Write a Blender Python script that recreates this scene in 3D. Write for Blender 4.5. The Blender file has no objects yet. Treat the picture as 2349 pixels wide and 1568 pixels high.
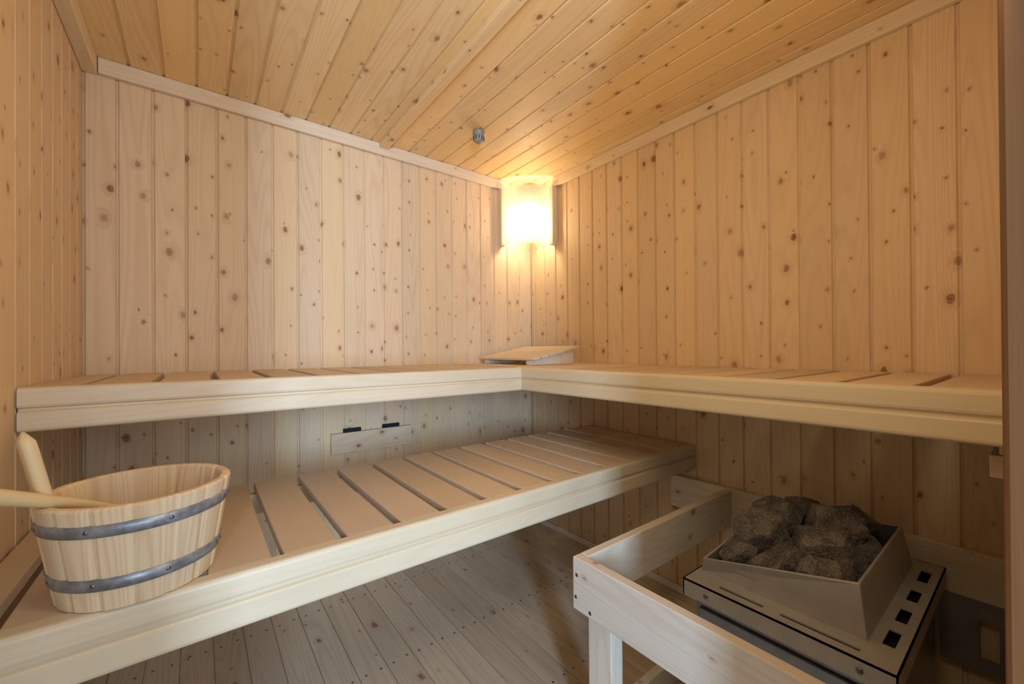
import bpy, bmesh, math, random
from mathutils import Vector, Matrix, noise
random.seed(7)
scene=bpy.context.scene
try:
    scene.view_settings.view_transform='Standard'; scene.view_settings.look='None'
    scene.view_settings.exposure=0.0
except Exception: pass
H=2.1; XL=-2.0107; YF=-1.979
def lin(c):
    o=[]
    for v in c[:3]:
        v=v/255.0
        o.append(v/12.92 if v<=.04045 else ((v+.055)/1.055)**2.4)
    return (*o,1)
# ------------------------------------------------------------ materials
class NT:
    def __init__(s,name):
        s.m=bpy.data.materials.new(name);s.m.use_nodes=True;s.t=s.m.node_tree;s.t.nodes.clear()
        s.out=s.t.nodes.new('ShaderNodeOutputMaterial')
    def n(s,typ,ins={},**kw):
        nd=s.t.nodes.new(typ)
        for k,v in kw.items(): setattr(nd,k,v)
        for k,v in ins.items():
            if hasattr(v,'is_output') : s.t.links.new(v,nd.inputs[k])
            else: nd.inputs[k].default_value=v
        return nd
    def math(s,op,a,b=0.0,c=0.0,clamp=False):
        nd=s.n('ShaderNodeMath',{0:a,1:b,2:c},operation=op,use_clamp=clamp);return nd.outputs[0]
    def mix(s,f,a,b,bt='MIX'):
        nd=s.n('ShaderNodeMix',data_type='RGBA',blend_type=bt)
        for k,v in ((0,f),(6,a),(7,b)):
            if hasattr(v,'is_output'): s.t.links.new(v,nd.inputs[k])
            else: nd.inputs[k].default_value=v
        return nd.outputs[2]
    def step(s,x,a,b):
        nd=s.n('ShaderNodeMapRange',{'Value':x,'From Min':a,'From Max':b,'To Min':0.0,'To Max':1.0},interpolation_type='SMOOTHSTEP');return nd.outputs[0]
def wood(name,base,dark,knot=(104,60,32),dens=.45,ring=.5,rough=.5,kscale=(13.0,9.0),vary=.12,bump=.12,ksize=.42,spec=.3,warm=None,gscale=9.0):
    N=NT(name);m=N.math
    uv=N.n('ShaderNodeUVMap',uv_map='grain').outputs[0];bd=N.n('ShaderNodeUVMap',uv_map='bid').outputs[0]
    su=N.n('ShaderNodeSeparateXYZ',{0:uv}).outputs;sb=N.n('ShaderNodeSeparateXYZ',{0:bd}).outputs
    u=m('MULTIPLY_ADD',sb[0],13.0,su[0]);v=m('MULTIPLY_ADD',sb[1],17.0,su[1]);w=m('MULTIPLY',sb[0],31.0)
    halo=None
    if dens>0:
        wob=N.n('ShaderNodeTexNoise',{'Vector':N.n('ShaderNodeCombineXYZ',{0:m('MULTIPLY',u,70.0),1:m('MULTIPLY',v,70.0),2:w}).outputs[0],'Scale':1.0,'Detail':2.0}).outputs[0]
        kv=N.n('ShaderNodeCombineXYZ',{0:m('MULTIPLY_ADD',wob,.12,m('MULTIPLY',u,kscale[0])),1:m('MULTIPLY_ADD',wob,-.09,m('MULTIPLY',v,kscale[1])),2:0.0}).outputs[0]
        vor=N.n('ShaderNodeTexVoronoi',{'Vector':kv,'Scale':1.0,'Randomness':1.0},voronoi_dimensions='2D')
        d=vor.outputs['Distance'];vc=N.n('ShaderNodeSeparateColor',{0:vor.outputs['Color']}).outputs
        mask=m('GREATER_THAN',vc[0],1-dens)
        tone=m('MULTIPLY_ADD',vc[2],.65,.35)
        size=m('MULTIPLY_ADD',m('POWER',vc[1],3.5),.20*ksize,.078*ksize)
        rel=m('DIVIDE',d,size)
        kn=m('MULTIPLY',m('SUBTRACT',1.0,N.step(rel,.6,1.25)),mask)
        rim=m('MULTIPLY',m('SUBTRACT',1.0,N.step(m('ABSOLUTE',m('SUBTRACT',rel,.85)),.0,.35)),mask)
        core=m('MULTIPLY',m('SUBTRACT',1.0,N.step(rel,.0,.6)),mask)
        halo=m('MULTIPLY',m('SUBTRACT',1.0,N.step(rel,.8,3.6)),mask)
    gn=N.n('ShaderNodeTexNoise',{'Vector':N.n('ShaderNodeCombineXYZ',{0:m('MULTIPLY',u,gscale),1:m('MULTIPLY',v,.6),2:w}).outputs[0],'Scale':1.0,'Detail':1.0,'Roughness':.3}).outputs[0]
    ph=m('MULTIPLY_ADD',halo,.06,gn) if halo else gn
    rg=m('MULTIPLY_ADD',m('SINE',m('MULTIPLY',ph,125.0)),.5,.5)
    rg=m('POWER',rg,2.0)
    fb=N.n('ShaderNodeTexNoise',{'Vector':N.n('ShaderNodeCombineXYZ',{0:m('MULTIPLY',u,520.0),1:m('MULTIPLY',v,7.0),2:w}).outputs[0],'Scale':1.0,'Detail':2.0}).outputs[0]
    bl=N.n('ShaderNodeTexNoise',{'Vector':N.n('ShaderNodeCombineXYZ',{0:m('MULTIPLY',u,14.0),1:m('MULTIPLY',v,1.6),2:w}).outputs[0],'Scale':1.0,'Detail':2.0}).outputs[0]
    f=m('ADD',m('MULTIPLY',rg,ring*.5),m('MULTIPLY',m('SUBTRACT',fb,.5),ring*.9))
    f=m('ADD',f,m('MULTIPLY',m('SUBTRACT',bl,.4),.5),clamp=True)
    col=N.mix(f,lin(base),lin(dark))
    if warm: col=N.mix(m('MULTIPLY',sb[1],.6),col,lin(warm))
    br=m('MULTIPLY_ADD',sb[0],vary,1-vary*.6)
    cb=N.n('ShaderNodeCombineColor',{0:br,1:br,2:m('MULTIPLY',br,m('MULTIPLY_ADD',sb[1],-.08,1.03))}).outputs[0]
    col=N.mix(1.0,col,cb,'MULTIPLY')
    if halo:
        kc=lin(knot);k2=lin([min(255,int(c*1.3)+22) for c in knot]);k3=lin([int(c*.45) for c in knot])
        col=N.mix(m('MULTIPLY',halo,.22),col,k2)
        col=N.mix(m('MULTIPLY',m('MULTIPLY',kn,.85),tone),col,k2)
        col=N.mix(m('MULTIPLY',m('MULTIPLY',rim,.6),tone),col,kc)
        col=N.mix(m('MULTIPLY',core,m('MULTIPLY',tone,.8)),col,k3)
    h=m('ADD',m('MULTIPLY',fb,.5),m('MULTIPLY',rg,.35))
    bp=N.n('ShaderNodeBump',{'Height':h,'Strength':bump,'Distance':.0015})
    b=N.n('ShaderNodeBsdfPrincipled',{'Base Color':col,'Roughness':rough,'Specular IOR Level':spec,'Normal':bp.outputs[0]})
    N.t.links.new(b.outputs[0],N.out.inputs[0]);return N.m
def plain(name,c,rough=.5,metal=0.0,noise_amt=.1,scale=30,spec=.5):
    N=NT(name);tc=N.n('ShaderNodeTexCoord').outputs['Object']
    nz=N.n('ShaderNodeTexNoise',{'Vector':tc,'Scale':scale,'Detail':4.0}).outputs[0]
    a=lin([v*(1-noise_amt) for v in c]);b_=lin([min(255,v*(1+noise_amt)) for v in c])
    col=N.mix(N.step(nz,.3,.7),a,b_)
    b=N.n('ShaderNodeBsdfPrincipled',{'Base Color':col,'Roughness':rough,'Metallic':metal,'Specular IOR Level':spec})
    N.t.links.new(b.outputs[0],N.out.inputs[0]);return N.m
M={}
M['wall']=wood('pine_wall_boards',(226,200,164),(196,158,116),dens=.68,ring=.5,warm=(230,198,154),ksize=.47)
M['ceil']=wood('pine_ceiling_boards',(238,210,160),(210,168,112),dens=.62,ring=.55,warm=(240,204,148),ksize=.45)
M['trim']=wood('pine_trim',(230,210,180),(204,174,136),dens=.35,ring=.4)
M['floor']=wood('pine_floor_boards',(210,190,164),(176,150,122),dens=.45,ring=.6,kscale=(10,6),rough=.30,ksize=.38,spec=.5,vary=.18)
M['bench']=wood('aspen_bench_wood',(220,203,172),(196,170,134),dens=.0,ring=.35,vary=.1,rough=.42,warm=(216,194,160),spec=.4)
M['slat']=wood('aspen_slat_wood',(214,190,160),(192,162,128),dens=.0,ring=.2,vary=.18,rough=.5,warm=(208,182,150))
M['rail']=wood('pine_rail_wood',(232,219,198),(204,180,148),dens=.35,ring=.5,kscale=(10,7))
M['bucket']=wood('pine_stave_wood',(230,206,168),(202,164,120),dens=.0,ring=.8,vary=.18,gscale=16)
M['handle']=wood('birch_handle_wood',(230,204,154),(212,180,126),dens=.0,ring=.2,vary=.05,rough=.35)
M['jamb']=wood('door_jamb_wood',(134,88,50),(110,70,38),dens=.0,ring=.3)
M['galv']=plain('galvanised_steel',(150,156,164),.42,.6,.12,60)
M['heat']=plain('heater_grey_steel',(172,166,156),.42,.15,.03,20)
M['body']=plain('heater_body_steel',(130,134,140),.3,.6,.06,20)
M['black']=plain('black_slot',(14,16,22),.8,0,.1)
M['brak']=plain('grey_shield_steel',(126,124,122),.4,.4,.08,12)
M['plastic']=plain('grey_plastic',(150,146,138),.5)
M['screw']=plain('screw_steel',(120,122,130),.3,.9,.05)
N=NT('granite_stone');tc=N.n('ShaderNodeTexCoord').outputs['Object']
n1=N.n('ShaderNodeTexNoise',{'Vector':tc,'Scale':24.0,'Detail':6.0}).outputs[0]
n2=N.n('ShaderNodeTexVoronoi',{'Vector':tc,'Scale':420.0}).outputs['Color']
n2=N.n('ShaderNodeSeparateColor',{0:n2}).outputs[0]
col=N.mix(N.step(n1,.35,.68),lin((80,73,66)),lin((126,114,99)))
col=N.mix(N.math('MULTIPLY',N.step(n2,.6,.95),.45),col,lin((160,149,134)))
col=N.mix(N.math('MULTIPLY',N.step(n2,.3,.05),.5),col,lin((40,37,34)))
nb=N.n('ShaderNodeTexNoise',{'Vector':tc,'Scale':90.0,'Detail':9.0,'Roughness':.65}).outputs[0]
bp=N.n('ShaderNodeBump',{'Height':nb,'Strength':.8,'Distance':.006})
b=N.n('ShaderNodeBsdfPrincipled',{'Base Color':col,'Roughness':.85,'Normal':bp.outputs[0]})
N.t.links.new(b.outputs[0],N.out.inputs[0]);M['stone']=N.m
def emis(name,c,st):
    N=NT(name);e=N.n('ShaderNodeEmission',{'Color':c,'Strength':st}).outputs[0]
    N.t.links.new(e,N.out.inputs[0]);return N.m
N=NT('frosted_shade')
tl=N.n('ShaderNodeBsdfTranslucent',{'Color':(.44,.41,.36,1)}).outputs[0]
tr=N.n('ShaderNodeBsdfTransparent',{'Color':(1,.96,.88,1)}).outputs[0]
e1=N.n('ShaderNodeMixShader',{0:.4,1:tl,2:tr}).outputs[0]
em=N.n('ShaderNodeEmission',{'Color':(1,.88,.68,1),'Strength':.12}).outputs[0]
sh=N.n('ShaderNodeAddShader',{0:e1,1:em}).outputs[0]
N.t.links.new(sh,N.out.inputs[0]);M['shade']=N.m
M['bulb']=emis('bulb_glass',(1,.9,.7,1),6.0)
# ------------------------------------------------------------ mesh builder
class MB:
    def __init__(s,name,mats):
        s.name=name;s.v=[];s.f=[];s.uv=[];s.bid=[];s.mi=[];s.sm=[];s.mats=mats
    def face(s,pts,uvs,bid,mi=0,smooth=False):
        i=len(s.v);s.v+=[tuple(p) for p in pts];s.f.append(list(range(i,i+len(pts))));s.uv.append(uvs);s.bid.append(bid);s.mi.append(mi);s.sm.append(smooth)
    def rid(s): return (random.random(),random.random())
    def box(s,lo,hi,ax=None,mi=0,M4=None,bid=None):
        lo=list(lo);hi=list(hi)
        for i in range(3):
            if lo[i]>hi[i]: lo[i],hi[i]=hi[i],lo[i]
        sz=[hi[i]-lo[i] for i in range(3)]
        if ax is None: ax=sz.index(max(sz))
        bid=bid or s.rid()
        P=lambda i,j,k:(hi[0] if i else lo[0],hi[1] if j else lo[1],hi[2] if k else lo[2])
        F=[[(0,0,0),(0,0,1),(0,1,1),(0,1,0)],[(1,0,0),(1,1,0),(1,1,1),(1,0,1)],
           [(0,0,0),(1,0,0),(1,0,1),(0,0,1)],[(0,1,0),(0,1,1),(1,1,1),(1,1,0)],
           [(0,0,0),(0,1,0),(1,1,0),(1,0,0)],[(0,0,1),(1,0,1),(1,1,1),(0,1,1)]]
        idx={}
        for i in (0,1):
            for j in (0,1):
                for k in (0,1):
                    idx[(i,j,k)]=len(s.v);p=Vector(P(i,j,k))
                    if M4: p=M4@p
                    s.v.append(tuple(p))
        for n,f in enumerate(F):
            na=n//2;oth=[a for a in range(3) if a!=na]
            if ax in oth: va=ax;ua=[a for a in oth if a!=ax][0]
            else: va,ua=oth[1],oth[0]
            s.f.append([idx[c] for c in f])
            s.uv.append([(P(*c)[ua]+na*.37,P(*c)[va]*(1 if ax==va else .15)) for c in f])
            s.bid.append(bid);s.mi.append(mi);s.sm.append(False)
    def prism(s,prof,fn,L0,L1,mi=0,bid=None):
        bid=bid or s.rid();n=len(prof);acc=0;base=len(s.v)
        for a,b in prof:
            s.v.append(tuple(fn(a,b,L0)));s.v.append(tuple(fn(a,b,L1)))
        for i in range(n):
            j=(i+1)%n;dl=math.dist(prof[i],prof[j])
            s.f.append([base+2*i,base+2*j,base+2*j+1,base+2*i+1]);s.uv.append([(acc,L0),(acc+dl,L0),(acc+dl,L1),(acc,L1)])
            s.bid.append(bid);s.mi.append(mi);s.sm.append(False);acc+=dl
        s.f.append([base+2*i for i in range(n)][::-1]);s.uv.append([(prof[i][0],prof[i][1]*.2) for i in range(n)][::-1]);s.bid.append(bid);s.mi.append(mi);s.sm.append(False)
        s.f.append([base+2*i+1 for i in range(n)]);s.uv.append([(prof[i][0],prof[i][1]*.2) for i in range(n)]);s.bid.append(bid);s.mi.append(mi);s.sm.append(False)
    def lathe(s,prof,c,n=48,mi=0,smooth=True,closed=False):
        base=len(s.v)
        for i in range(n):
            a=2*math.pi*i/n
            for r,h in prof:
                s.v.append((c[0]+r*math.cos(a),c[1]+r*math.sin(a),c[2]+h))
        m=len(prof)
        for i in range(n):
            j=(i+1)%n;bid=(.3,.4)
            for k in range(m if closed else m-1):
                l=(k+1)%m
                s.f.append([base+i*m+k,base+j*m+k,base+j*m+l,base+i*m+l])
                r=max(prof[k][0],.05);u0=i/n*6.283*r;u1=(i+1)/n*6.283*r
                s.uv.append([(u0,prof[k][1]),(u1,prof[k][1]),(u1,prof[l][1]),(u0,prof[l][1])]);s.bid.append(bid);s.mi.append(mi);s.sm.append(smooth)
    def build(s,parent=None,bevel=0,seg=2,fixn=True):
        me=bpy.data.meshes.new(s.name);me.from_pydata(s.v,[],s.f)
        a=me.uv_layers.new(name='grain');b=me.uv_layers.new(name='bid')
        for p,(uvs,bid) in zip(me.polygons,zip(s.uv,s.bid)):
            for k,l in enumerate(p.loop_indices):
                a.data[l].uv=uvs[k];b.data[l].uv=bid
            p.material_index=s.mi[p.index];p.use_smooth=s.sm[p.index]
        for m in s.mats: me.materials.append(M[m])
        if fixn:
            bm=bmesh.new();bm.from_mesh(me);bmesh.ops.recalc_face_normals(bm,faces=bm.faces);bm.to_mesh(me);bm.free()
        o=bpy.data.objects.new(s.name,me);scene.collection.objects.link(o)
        if parent: o.parent=parent
        if bevel:
            md=o.modifiers.new('bev','BEVEL');md.width=bevel;md.segments=seg;md.limit_method='ANGLE';md.angle_limit=math.radians(40)
        return o
def empty(name,loc=(0,0,0)):
    e=bpy.data.objects.new(name,None);scene.collection.objects.link(e);e.empty_display_size=.1;return e
# ------------------------------------------------------------ panelled surfaces
def panel(name,mat,u0,u1,v0,v1,fn,back,pitch=.096,start=None,groove=True):
    o=MB(name,[mat]);x=u0 if start is None else start
    b=[u0]
    while x<u1-.004:
        if x>u0+.004:b.append(x)
        x+=pitch
    b.append(u1)
    for a,c in zip(b[:-1],b[1:]):
        pr=[(a,.007),(a+.0062,.006),(a+.0065,.004),(a+.0095,0),(c-.0018,0),(c-.0003,.003),(c,.007)] if groove else [(a,.005),(a+.0009,.005),(a+.0018,0),(c-.0018,0),(c-.0009,.005),(c,.005)]
        if c-a<.02: pr=[(a,.004),(c,.004)]
        bid=o.rid()
        for (p,q) in zip(pr[:-1],pr[1:]):
            o.face([fn(p[0],v0,p[1]),fn(q[0],v0,q[1]),fn(q[0],v1,q[1]),fn(p[0],v1,p[1])],[(p[0],v0),(q[0],v0),(q[0],v1),(p[0],v1)],bid)
    o.box(*back)
    return o.build(fixn=False)
WT=.05
panel('wall_back','wall',XL,0,0,H,lambda u,v,d:(u,d,v),((XL-WT,.009,0),(WT,WT,H)),start=-2.022)
panel('wall_right','wall',YF,0,0,H,lambda u,v,d:(d,u,v),((.009,YF-WT,0),(WT,.009,H)),start=-1.959)
panel('wall_left','wall',YF,0,0,H,lambda u,v,d:(XL-d,u,v),((XL-.009,YF-WT,0),(XL-WT,.009,H)),start=-1.99)
panel('ceiling','ceil',XL,0,YF,0,lambda u,v,d:(u,v,H+d),((XL-WT,YF-WT,H+.009),(WT,WT,H+WT)),start=-1.99)
panel('floor','floor',XL,0,YF-.4,0,lambda u,v,d:(u,v,-d),((XL-.4,YF-1.5,-.006),(WT,WT,-.05)),start=-2.03,pitch=.094,groove=False)
JX=-1.10;JL=-1.955
o=MB('wall_front',['wall'])
x=JX
while x<-.001:
    e=min(x+.096,0);o.box((x+.001,YF-.03,0),(e-.001,YF,H),2);x=e
o.box((XL,YF-.06,2.03),(JX,YF,H),0);o.box((XL,YF-.03,0),(JL,YF,2.03),2)
o.box((JX,YF-.06,0),(.05,YF-.031,H),2)
o.build()
o=MB('door_frame',['jamb'])
o.box((JX-.028,YF-.075,0),(JX-.0005,YF+.0015,2.02),2);o.box((JL+.0005,YF-.075,0),(JL+.03,YF-.002,2.02),2)
o.box((JL+.03,YF-.075,1.99),(JX-.028,YF-.002,2.02),0)
o.build(bevel=.004)
o=MB('floor_screws',['screw'])
x=-2.03+.047
while x<-.05:
    for y in (-.62,-.16,-1.02,-1.45,-1.85):
        for q in (-.025,.025):
            o.lathe([(0.0005,.0012),(.0038,.001),(.004,-.002)],(x+q,y+random.uniform(-.004,.004),0),n=10)
    x+=.094
o.build()
def trim(i,lo,hi,ax,mat='trim',bev=.003):
    o=MB('trim_%d'%i,[mat]);o.box(lo,hi,ax);return o.build(bevel=bev)
trim(1,(XL+.042,-.021,H-.056),(-.2,-.0005,H-.0005),0)
trim(2,(-.021,YF+.001,H-.056),(-.0005,-.2,H-.0005),1)
trim(3,(XL+.0005,YF+.001,H-.058),(XL+.04,-.0005,H-.0005),1)
trim(4,(-.990,YF+.001,H-.024),(-.945,-.022,H-.0005),1,'ceil')
for nm,lo,hi,ax in (('baseboard_right',(-.016,YF+.001,.0),(-.0005,-.017,.03),1),('baseboard_back',(XL,-.016,.0),(0,-.0005,.03),0)):
    o=MB(nm,['rail']);o.box(lo,hi,ax);o.build(bevel=.004)
# ------------------------------------------------------------ benches
ZB=1.0025;YA=-.6465;XB=-.6057;HF=.098
ZL=.6662;YLB=-1.086;YLK=-.479
def fprof(h):
    return [(-.030,0),(-.009,0),(-.0045,-.0012),(-.0012,-.0045),(0,-.009),(0,-.038),(-.0015,-.043),(-.008,-.0465),(-.008,-.051),(-.002,-.0545),(0,-.058),(0,-h+.009),(-.0012,-h+.0045),(-.0045,-h+.0012),(-.009,-h),(-.030,-h)]
e=empty('sauna_bench')
o=MB('fascia_back',['bench']);o.prism(fprof(HF),lambda a,b,l:(l,YA-a,ZB+b),XL+.003,XB-.0005)
vs=[]
for k,v in enumerate(o.v):
    if abs(v[0]-(XB-.0005))<1e-6: v=(XB-.0005+(v[1]-YA),v[1],v[2])
    vs.append(v)
o.v=vs;o.build(e)
o=MB('fascia_right',['bench']);o.prism(fprof(HF),lambda a,b,l:(XB-a,l,ZB+b),YF+.003,YA)
vs=[]
for v in o.v:
    if abs(v[1]-YA)<1e-6: v=(v[0],YA+(v[0]-XB),v[2])
    vs.append(v)
o.v=vs;o.build(e)
o=MB('slats_back',['slat']);x=-1.907
o.box((XL+.004,YA+.032,ZB-.024),(-1.927,-.004,ZB-.0005),1)
while x<XB-.02:
    x2=min(x+.110,XB+.006)
    if x2-x>.03:o.box((x,YA+.032,ZB-.024),(x2,-.004,ZB-.0005),1)
    x+=.130
o.build(e,bevel=.003)
o=MB('slats_right',['slat']);y=-1.862+.022
o.box((XB+.032,YF+.004,ZB-.024),(-.004,y-.022,ZB-.0005),0)
while y<-.03:
    y2=min(y+.107,-.004);o.box((XB+.032,y,ZB-.024),(-.004,y2,ZB-.0005),0);y+=.127
o.build(e,bevel=.003)
o=MB('joists',['slat'])
o.box((XL+.004,-.05,ZB-.07),(XB-.01,-.01,ZB-.0245),0);o.box((XL+.004,YA+.034,ZB-.07),(XB-.01,YA+.07,ZB-.0245),0)
o.box((-.05,YF+.036,ZB-.07),(-.01,-.06,ZB-.0245),1);o.box((XB+.034,YF+.036,ZB-.07),(XB+.07,-.02,ZB-.0245),1)
o.box((XB+.08,YF+.0005,.905-.07),(-.002,YF+.042,.905-.028),0);o.box((XB+.08,YF+.0005,.879),(-.002,YF+.03,ZB-.025),0)
o.build(e,bevel=.002)
e=empty('sauna_bench.001')
o=MB('fascia',['bench']);o.prism(fprof(.104),lambda a,b,l:(l,YLB-a,ZL+b),XL+.003,-.004);o.build(e)
o=MB('slats',['slat']);x=-1.567+.009-.125*4
while x<-.02:
    x1=max(x,XL+.004);x2=min(x+.104,-.006)
    if x2-x1>.03:o.box((x1,YLB+.032,ZL-.024),(x2,YLK,ZL-.0005),1)
    x+=.125
o.build(e,bevel=.003)
o=MB('joists',['slat'])
o.box((XL+.004,YLK-.05,ZL-.085),(-.006,YLK-.02,ZL-.0245),0);o.box((XL+.004,YLB+.034,ZL-.07),(-.006,YLB+.06,ZL-.0245),0)
o.box((-.034,YLB+.03,ZL-.125),(-.002,YLK,ZL-.088),1)
o.box((XL+.002,YLB+.03,ZL-.125),(XL+.034,YLK,ZL-.088),1)
o.build(e,bevel=.002)
# ------------------------------------------------------------ vent cover on back wall
e=empty('vent_cover')
o=MB('board',['wall']);o.box((-1.216,-.022,.601),(-.826,-.001,.697),0);o.build(e,bevel=.003)
o=MB('brackets',['black'])
for a,b in ((-1.16,-1.08),(-.975,-.89)): o.box((a,-.016,.66),(b,-.0005,.714),0)
o.build(e,bevel=.002)
# ------------------------------------------------------------ headrest
e=empty('sauna_headrest')
xa,xc=-.43,-.10;za,zc=1.036,1.098;ang=math.atan2(zc-za,xc-xa);Lh=math.hypot(xc-xa,zc-za)
R=Matrix.Translation((xa,0,za))@Matrix.Rotation(-ang,4,'Y')
o=MB('slats',['bench']);n=6
for i in range(n):
    a=i*Lh/n;o.box((a+.003,-.515,-.012),(a+Lh/n-.005,-.045,0),1,M4=R)
o.build(e,bevel=.002)
o=MB('wedges',['rail'])
for y in (-.475,-.105):
    o.prism([(xa+.012,ZB+.0005),(xc-.01,ZB+.0005),(xc-.01,zc-.016),(xa+.012,za-.0125)],lambda a,b,l:(a,l,b),y,y+.024)
o.build(e)
# ------------------------------------------------------------ corner lamp
e=empty('corner_lamp')
o=MB('side_strips',['trim'])
o.box((-.262,-.040,1.70),(-.228,-.0005,2.043),2);o.box((-.040,-.246,1.70),(-.0005,-.212,2.043),2)
o.build(e,bevel=.002)
o=MB('shade',['shade']);A=Vector((-.235,-.041));B=Vector((-.041,-.220));nrm=Vector((-1,-1)).normalized();pts=[]
K=20
for i in range(K+1):
    t=i/K;p=A.lerp(B,t)+nrm*(.030*math.sin(math.pi*t));pts.append(p)
nz=6
for i in range(K):
    for j in range(nz):
        z=[1.705+ (2.05-1.705)*q/nz for q in (j,j+1)]
        o.face([(pts[i].x,pts[i].y,z[0]),(pts[i+1].x,pts[i+1].y,z[0]),(pts[i+1].x,pts[i+1].y,z[1]),(pts[i].x,pts[i].y,z[1])],[(0,0)]*4,(0,0),0,True)
o.build(e,fixn=False)
o=MB('bulb',['bulb','plastic'])
pr=[(.001,-.045),(.018,-.04),(.028,-.02),(.030,0),(.026,.02),(.016,.04),(.013,.055)]
o.lathe(pr,(-.10,-.10,1.83),n=24);o.lathe([(.014,.055),(.02,.06),(.02,.10),(.001,.10)],(-.10,-.10,1.83),n=24,mi=1)
o.box((-.12,-.12,1.93),(-.001,-.001,1.95),mi=1)
o.build(e)
# ------------------------------------------------------------ sensor
o=MB('temperature_sensor',['plastic','black'])
c=(-.655,-.402,H)
o.lathe([(.0005,-.058),(.014,-.056),(.022,-.050),(.026,-.040),(.026,-.026),(.022,-.022),(.022,-.018),(.027,-.016),(.027,-.006),(.014,-.004),(.012,.001)],c,n=32)
for i in range(12):
    a=i*math.pi/6
    p=Matrix.Translation((c[0],c[1],H))@Matrix.Rotation(a,4,'Z')
    o.box((.0245,-.0018,-.046),(.0266,.0018,-.030),2,mi=1,M4=p)
o.build()
# ------------------------------------------------------------ guard rail
e=empty('heater_guard_rail')
ZR=.5155;XR=-.888;YR=-1.2255
o=MB('front_plank',['rail']);o.box((XR,YF+.002,ZR-.14),(XR+.028,YR+.012,ZR),1);o.build(e,bevel=.003)
o=MB('side_plank',['rail']);o.box((XR+.029,YR-.016,ZR-.14),(-.025,YR+.012,ZR),0);o.build(e,bevel=.003)
o=MB('wall_plank',['rail']);o.box((-.024,YF+.002,ZR-.135),(-.001,-.98,ZR+.004),1);o.build(e,bevel=.003)
o=MB('posts',['rail']);o.box((XR+.0285,YR-.095,0),(XR+.075,YR-.017,ZR-.03),2)
o.box((XR+.0285,YF+.01,0.0),(XR+.075,YF+.08,ZR-.03),2)
o.box((XR+.076,YR-.06,.03),(-.017,YR-.035,.10),0)
o.build(e,bevel=.003)
o=MB('screws',['screw'])
for y,z in ((YR-.004,ZR-.045),(YR+.0,ZR-.105),(YR-.05,ZR-.125)):
    base=len(o.v);o.lathe([(.0005,.0012),(.0048,.001),(.005,-.001)],(0,0,0),n=12)
    for k in range(base,len(o.v)):
        vx=o.v[k];o.v[k]=(XR-vx[2],y+vx[0],z+vx[1])
o.build(e)
# ------------------------------------------------------------ heater
e=empty('sauna_heater')
X0,X1,Y0,Y1,ZP=-.69,-.09,-1.835,-1.42,.48
bx0,bx1,by0,by1=-.617,-.137,-1.777,-1.432
o=MB('top_plate',['heat'])
t=.004
sx0,sx1=-.664,-.654
o.box((X0,Y0,ZP-t),(sx0,Y1,ZP));o.box((sx1,Y0,ZP-t),(bx0,Y1,ZP))
segs=[(Y0,-1.775),(-1.635,-1.60),(-1.50,Y1)]
for a,b in segs:o.box((sx0,a,ZP-t),(sx1,b,ZP))
ty0,ty1=-1.816,-1.796
o.box((bx0,Y0,ZP-t),(X1,ty0,ZP));o.box((bx0,ty1,ZP-t),(X1,by0,ZP))
sl=[(-.60,-.53),(-.485,-.415),(-.365,-.295),(-.235,-.155)];cx=bx0
for a,b in sl:
    o.box((cx,ty0,ZP-t),(a,ty1,ZP));cx=b
o.box((cx,ty0,ZP-t),(X1,ty1,ZP))
o.box((bx1,by0,ZP-t),(X1,Y1,ZP));o.box((bx0,by1,ZP-t),(bx1,Y1,ZP))
o.box((X0,Y0,ZP-.042),(X0+.003,Y1,ZP));o.box((X0,Y0,ZP-.042),(X1,Y0+.003,ZP));o.box((X0,Y1-.003,ZP-.042),(X1,Y1,ZP));o.box((X1-.003,Y0,ZP-.042),(X1,Y1,ZP))
o.build(e)
o=MB('body',['body','black'])
o.box((X0+.03,Y0+.02,.10),(X1-.02,Y1-.02,ZP-.032));o.box((X0+.05,Y0+.04,0.0),(X1-.05,Y1-.04,.10),mi=1)
o.box((X0+.022,Y0+.03,.16),(X0+.03,Y1-.03,ZP-.07))
o.box((X0+.01,Y0+.006,ZP-.031),(X1-.01,Y1-.006,ZP-.025),mi=1)
o.build(e,bevel=.004)
o=MB('stone_tray',['heat','black'])
base=[(bx0,by0,ZP),(bx1,by0,ZP),(bx1,by1,ZP),(bx0,by1,ZP)]
rim=[(-.617,-1.766,.592),(-.205,-1.766,.600),(-.24,-1.45,.560),(-.635,-1.445,.524)]
cen=Vector((-.42,-1.61,0))
def ins(p,d,dz=0):
    v=Vector(p);return (v.x+(d if v.x<cen.x else -d),v.y+(d if v.y<cen.y else -d),v.z+dz)
irim=[ins(p,.006) for p in rim];ib=[ins(p,.015,.012) for p in base]
for i in range(4):
    j=(i+1)%4
    for q in ([base[i],base[j],rim[j],rim[i]],[rim[i],rim[j],irim[j],irim[i]],[irim[i],irim[j],ib[j],ib[i]]):
        o.face(q,[(0,0)]*4,(0,0))
o.face(ib,[(0,0)]*4,(0,0),1)
ob=o.build(e,fixn=False)
bm=bmesh.new();bm.from_mesh(ob.data);bmesh.ops.remove_doubles(bm,verts=bm.verts,dist=1e-5);bmesh.ops.recalc_face_normals(bm,faces=bm.faces);bm.to_mesh(ob.data);bm.free()
md=ob.modifiers.new('b','BEVEL');md.width=.008;md.segments=3;md.limit_method='ANGLE';md.angle_limit=math.radians(30)
o=MB('bolts',['screw'])
for y in (Y1-.06,-1.78):
    b0=len(o.v);o.lathe([(.0005,.003),(.005,.0025),(.006,0),(.006,-.002)],(0,0,0),n=14)
    for k in range(b0,len(o.v)):
        vx=o.v[k];o.v[k]=(X0-vx[2],y+vx[0],ZP-.022+vx[1])
o.build(e)
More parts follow.
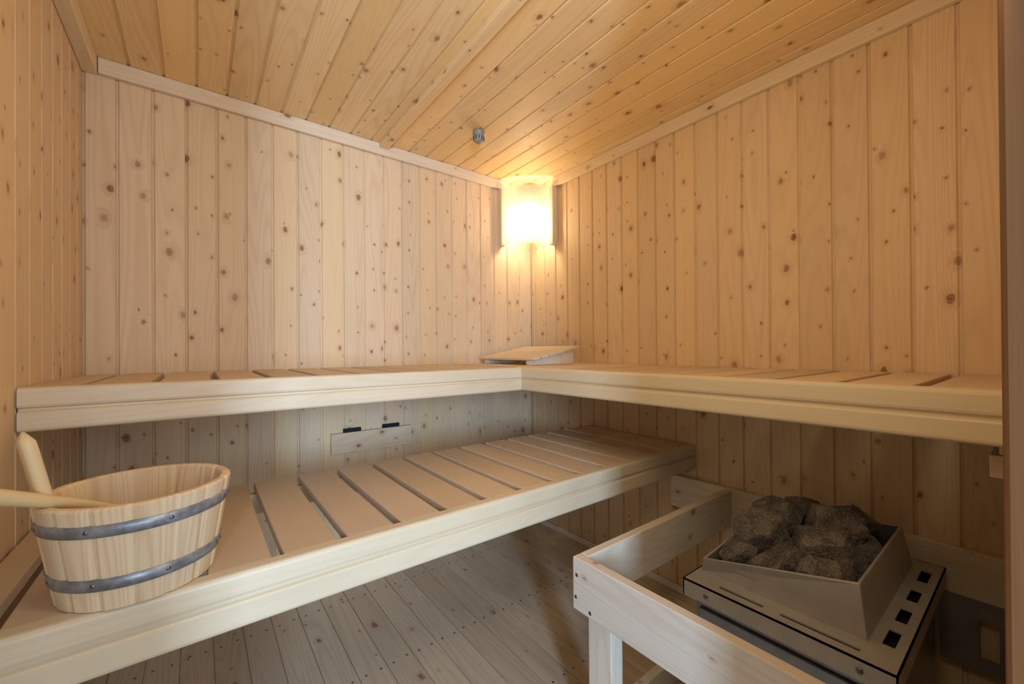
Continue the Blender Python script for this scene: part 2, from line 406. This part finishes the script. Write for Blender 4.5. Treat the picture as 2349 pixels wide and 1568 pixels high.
# stones
def rock(o,c,r,seed):
    rnd=random.Random(seed);pl=[]
    for i in range(12):
        n=Vector((rnd.gauss(0,1),rnd.gauss(0,1),rnd.gauss(0,1))).normalized();pl.append((n,rnd.uniform(.68,.95)))
    bm=bmesh.new();bmesh.ops.create_icosphere(bm,subdivisions=5,radius=1)
    sc=Vector((rnd.uniform(.95,1.25),rnd.uniform(.85,1.05),rnd.uniform(.8,1.05)))
    rt=Matrix.Rotation(rnd.uniform(0,6.28),3,'Z')@Matrix.Rotation(rnd.uniform(-.5,.5),3,'X')
    for v in bm.verts:
        d=v.co.normalized();s=1.2
        for n,q in pl:
            k=n.dot(d)
            if k>.01:s=min(s,q/k)
        s+=.04*noise.noise(d*2.5+Vector((seed,0,0)))+.03*noise.noise(d*7+Vector((0,seed,0)))+.014*noise.noise(d*20+Vector((0,seed,0)))
        p=rt@Vector((d.x*s*sc.x,d.y*s*sc.y,d.z*s*sc.z))*r
        v.co=p+Vector(c)
    bm.verts.ensure_lookup_table()
    b0=len(o.v);o.v+=[tuple(v.co) for v in bm.verts]
    for f in bm.faces:
        o.f.append([b0+v.index for v in f.verts]);o.uv.append([(0,0)]*3);o.bid.append((0,0));o.mi.append(0);o.sm.append(False)
    bm.free()
o=MB('sauna_stones',['stone'])
S=[(-.555,-1.505,.535,.055),(-.555,-1.605,.543,.054),(-.555,-1.700,.556,.051),(-.455,-1.505,.545,.053),(-.45,-1.61,.547,.053),(-.45,-1.705,.562,.050),
(-.355,-1.505,.555,.052),(-.35,-1.61,.555,.050),(-.35,-1.705,.567,.048),(-.270,-1.545,.562,.048),(-.270,-1.67,.575,.047),
(-.510,-1.550,.592,.062),(-.500,-1.670,.604,.060),(-.400,-1.540,.606,.058),(-.385,-1.655,.616,.060),(-.295,-1.575,.608,.050),(-.290,-1.685,.612,.046)]
for i,(x,y,z,r) in enumerate(S): rock(o,(x,y,z-.006),r,i*7+5)
o.build()
o=MB('wall_heat_shield',['brak'])
ya,yb,zb0,zb1=YF+.001,-1.815,.205,.392;cy0,cy1,cz0,cz1=-1.924,-1.889,.243,.341
for lo,hi in (((ya,zb0),(cy0,zb1)),((cy1,zb0),(yb,zb1)),((cy0,zb0),(cy1,cz0)),((cy0,cz1),(cy1,zb1))):
    o.box((-.030,lo[0],lo[1]),(-.0255,hi[0],hi[1]))
o.box((-.0255,ya,zb0),(-.0005,ya+.01,zb0+.02))
o.build()
# ------------------------------------------------------------ bucket
e=empty('sauna_bucket')
bc=(-1.779,-.985);zb=ZL+.0005;hh=.171;r0,r1=.109,.135
segn=16;n=segn*6
o=MB('staves',['bucket'])
sid=[(random.random(),random.random()) for _ in range(segn)]
base=len(o.v)
def rr(h): return r0+(r1-r0)*h/hh
prof=[(rr(0)-.012,.0),(rr(0)-.002,0),(rr(0),.002),(rr(hh)-.0,hh-.004),(rr(hh)-.004,hh),(rr(hh)-.013,hh),(rr(hh)-.016,hh-.003),(rr(0)-.015,.014),(.001,.014),(.001,.006),(rr(0)-.012,.006)]
m=len(prof)
for i in range(n):
    a=2*math.pi*i/n;gr=.002 if i%6==0 else 0
    for k,(r,h) in enumerate(prof):
        q=r-(gr if k in (1,2,3,4) else 0)+(gr if k in (5,6,7) else 0)
        o.v.append((bc[0]+q*math.cos(a),bc[1]+q*math.sin(a),zb+h))
for i in range(n):
    j=(i+1)%n;bid=sid[i//6]
    for k in range(m-1):
        o.f.append([base+i*m+k,base+j*m+k,base+j*m+k+1,base+i*m+k+1])
        u0=i/n*.85;u1=(i+1)/n*.85
        if prof[k][1]==prof[k+1][1]: uvs=[(u0,prof[k][0]),(u1,prof[k][0]),(u1,prof[k+1][0]),(u0,prof[k+1][0])]
        else: uvs=[(u0,prof[k][1]),(u1,prof[k][1]),(u1,prof[k+1][1]),(u0,prof[k+1][1])]
        o.uv.append(uvs);o.bid.append(bid);o.mi.append(0);o.sm.append(False)
o.build(e)
o=MB('hoops',['galv','screw'])
for h in (.135,.046):
    o.lathe([(rr(h-.010)-.001,h-.010),(rr(h-.010)+.0018,h-.010),(rr(h+.010)+.0018,h+.010),(rr(h+.010)-.001,h+.010)],(bc[0],bc[1],zb),n=72,closed=True)
    for a in (-2.75,-2.0,-1.2,-.35,-.15):
        q=rr(h)+.0018;b0=len(o.v);o.lathe([(.0004,.0015),(.003,.0012),(.0036,-.0005)],(0,0,0),n=10,mi=1)
        Rm=Matrix.Translation((bc[0]+q*math.cos(a),bc[1]+q*math.sin(a),zb+h))@Matrix.Rotation(a,4,'Z')@Matrix.Rotation(math.pi/2,4,'Y')
        for k in range(b0,len(o.v)): o.v[k]=tuple(Rm@Vector(o.v[k]))
o.build(e)
o=MB('handle_stave',['handle'])
a=math.radians(203);rx=Vector((math.cos(a),math.sin(a),0));tx=Vector((-math.sin(a),math.cos(a),0))
p0=Vector((bc[0],bc[1],zb))+rx*(r1-.030)+Vector((0,0,.10));p1=Vector((bc[0],bc[1],zb))+rx*(r1+.008)+Vector((0,0,.290))
ax=(p1-p0);Lh=ax.length;ax.normalize();K=14;rows=[]
for k in range(K+1):
    t=k/K;w=.019
    if t>.86: w=.019*math.sqrt(max(0,1-((t-.86)/.14)**2))+.0008
    th=.010 if t<.9 else .010*math.sqrt(max(.03,1-((t-.9)/.1)**2))
    c=p0+ax*Lh*t;row=[]
    for s in range(12):
        b=2*math.pi*s/12;cc=math.cos(b);ss=math.sin(b)
        row.append(tuple(c+tx*w*math.copysign(abs(cc)**.6,cc)+rx*th*math.copysign(abs(ss)**.6,ss)))
    rows.append(row)
b0=len(o.v)
for r in rows:o.v+=r
for k in range(K):
    for s in range(12):
        t_=(s+1)%12;o.f.append([b0+k*12+s,b0+k*12+t_,b0+(k+1)*12+t_,b0+(k+1)*12+s]);o.uv.append([(s*.005,k*.02),(s*.005+.005,k*.02),(s*.005+.005,k*.02+.02),(s*.005,k*.02+.02)]);o.bid.append((.3,.2));o.mi.append(0);o.sm.append(True)
o.f.append([b0+K*12+s for s in range(12)]);o.uv.append([(0,0)]*12);o.bid.append((.3,.2));o.mi.append(0);o.sm.append(True)
o.build(e)
# ladle
e=empty('sauna_ladle')
o=MB('handle',['handle'])
P=[Vector((-1.800,-.945,.782)),Vector((-1.86,-1.02,.829)),Vector((-1.92,-1.097,.874)),Vector((-1.972,-1.163,.914))]
rad=[.006,.011,.0145,.015];pts=[];K=24
for k in range(K+1):
    t=k/K*3;i=min(int(t),2);f=t-i;pts.append((P[i].lerp(P[i+1],f),rad[i]+(rad[i+1]-rad[i])*f))
ax=(P[3]-P[0]).normalized();sd=ax.cross(Vector((0,0,1))).normalized();up=sd.cross(ax)
b0=len(o.v)
for k,(c,r) in enumerate(pts):
    if k>K-4: r*=math.sqrt(max(.02,1-((k-K+4)/4.05)**2))
    for s in range(14):
        b=2*math.pi*s/14;o.v.append(tuple(c+sd*math.cos(b)*r+up*math.sin(b)*r*.8))
for k in range(K):
    for s in range(14):
        t_=(s+1)%14;o.f.append([b0+k*14+s,b0+k*14+t_,b0+(k+1)*14+t_,b0+(k+1)*14+s]);o.uv.append([(s*.005,k*.01),(s*.005+.005,k*.01),(s*.005+.005,k*.01+.01),(s*.005,k*.01+.01)]);o.bid.append((.6,.7));o.mi.append(0);o.sm.append(True)
o.f.append([b0+K*14+s for s in range(14)]);o.uv.append([(0,0)]*14);o.bid.append((.6,.7));o.mi.append(0);o.sm.append(True)
o.build(e)
o=MB('bowl',['bucket'])
o.lathe([(.001,-.030),(.02,-.028),(.036,-.015),(.042,.01),(.038,.01),(.032,-.01),(.018,-.022),(.001,-.024)],(-1.779,-.935,.765),n=28);o.build(e)
# ------------------------------------------------------------ lights
def L(name,typ,loc,power,col,**kw):
    d=bpy.data.lights.new(name,typ);d.energy=power;d.color=col
    for k,v in kw.items(): setattr(d,k,v)
    ob=bpy.data.objects.new(name,d);ob.location=loc;scene.collection.objects.link(ob);return ob
l=L('lamp_bulb_light','POINT',(-.115,-.115,1.84),14.5,(1,.82,.54),shadow_soft_size=.04)
def aim(o,t):
    o.rotation_euler=(Vector(t)-o.location).to_track_quat('-Z','Y').to_euler()
l=L('daylight_window','AREA',(-2.40,-4.0,1.15),96,(.46,.68,1),shape='RECTANGLE',size=.26,size_y=1.1);aim(l,(-.9,-.9,.6))
l=L('daylight_glass_door','AREA',(-1.55,-4.0,1.3),34,(.58,.76,1),shape='RECTANGLE',size=.9,size_y=1.5);aim(l,(-1.4,-.6,1.0))
l=L('warm_fill','AREA',(-1.25,-1.93,1.65),7.5,(1,.81,.55),shape='DISK',size=.5);aim(l,(-.7,-.6,1.6))  # added warm fill behind the camera, evens out the room; no real fixture
w=bpy.data.worlds.new('World');scene.world=w;w.use_nodes=True
bg=w.node_tree.nodes['Background'];bg.inputs[0].default_value=(.66,.82,1,1);bg.inputs[1].default_value=.6
# ------------------------------------------------------------ camera
f,yaw,pi_,ro=937.1,.6551,.0050,-.0067
F=Vector((math.sin(yaw)*math.cos(pi_),math.cos(yaw)*math.cos(pi_),math.sin(pi_)));R0=Vector((math.cos(yaw),-math.sin(yaw),0));U0=R0.cross(F)
Rr=R0*math.cos(ro)+U0*math.sin(ro);U=-R0*math.sin(ro)+U0*math.cos(ro)
cd=bpy.data.cameras.new('camera');cam=bpy.data.objects.new('camera',cd);scene.collection.objects.link(cam)
cd.sensor_width=36;cd.sensor_fit='HORIZONTAL';cd.lens=36*f/2349;cd.shift_y=12.85/2349;cd.clip_start=.02
mt=Matrix((( Rr.x,U.x,-F.x,-1.6959),(Rr.y,U.y,-F.y,-2.0006),(Rr.z,U.z,-F.z,1.0786),(0,0,0,1)));cam.matrix_world=mt
scene.camera=cam
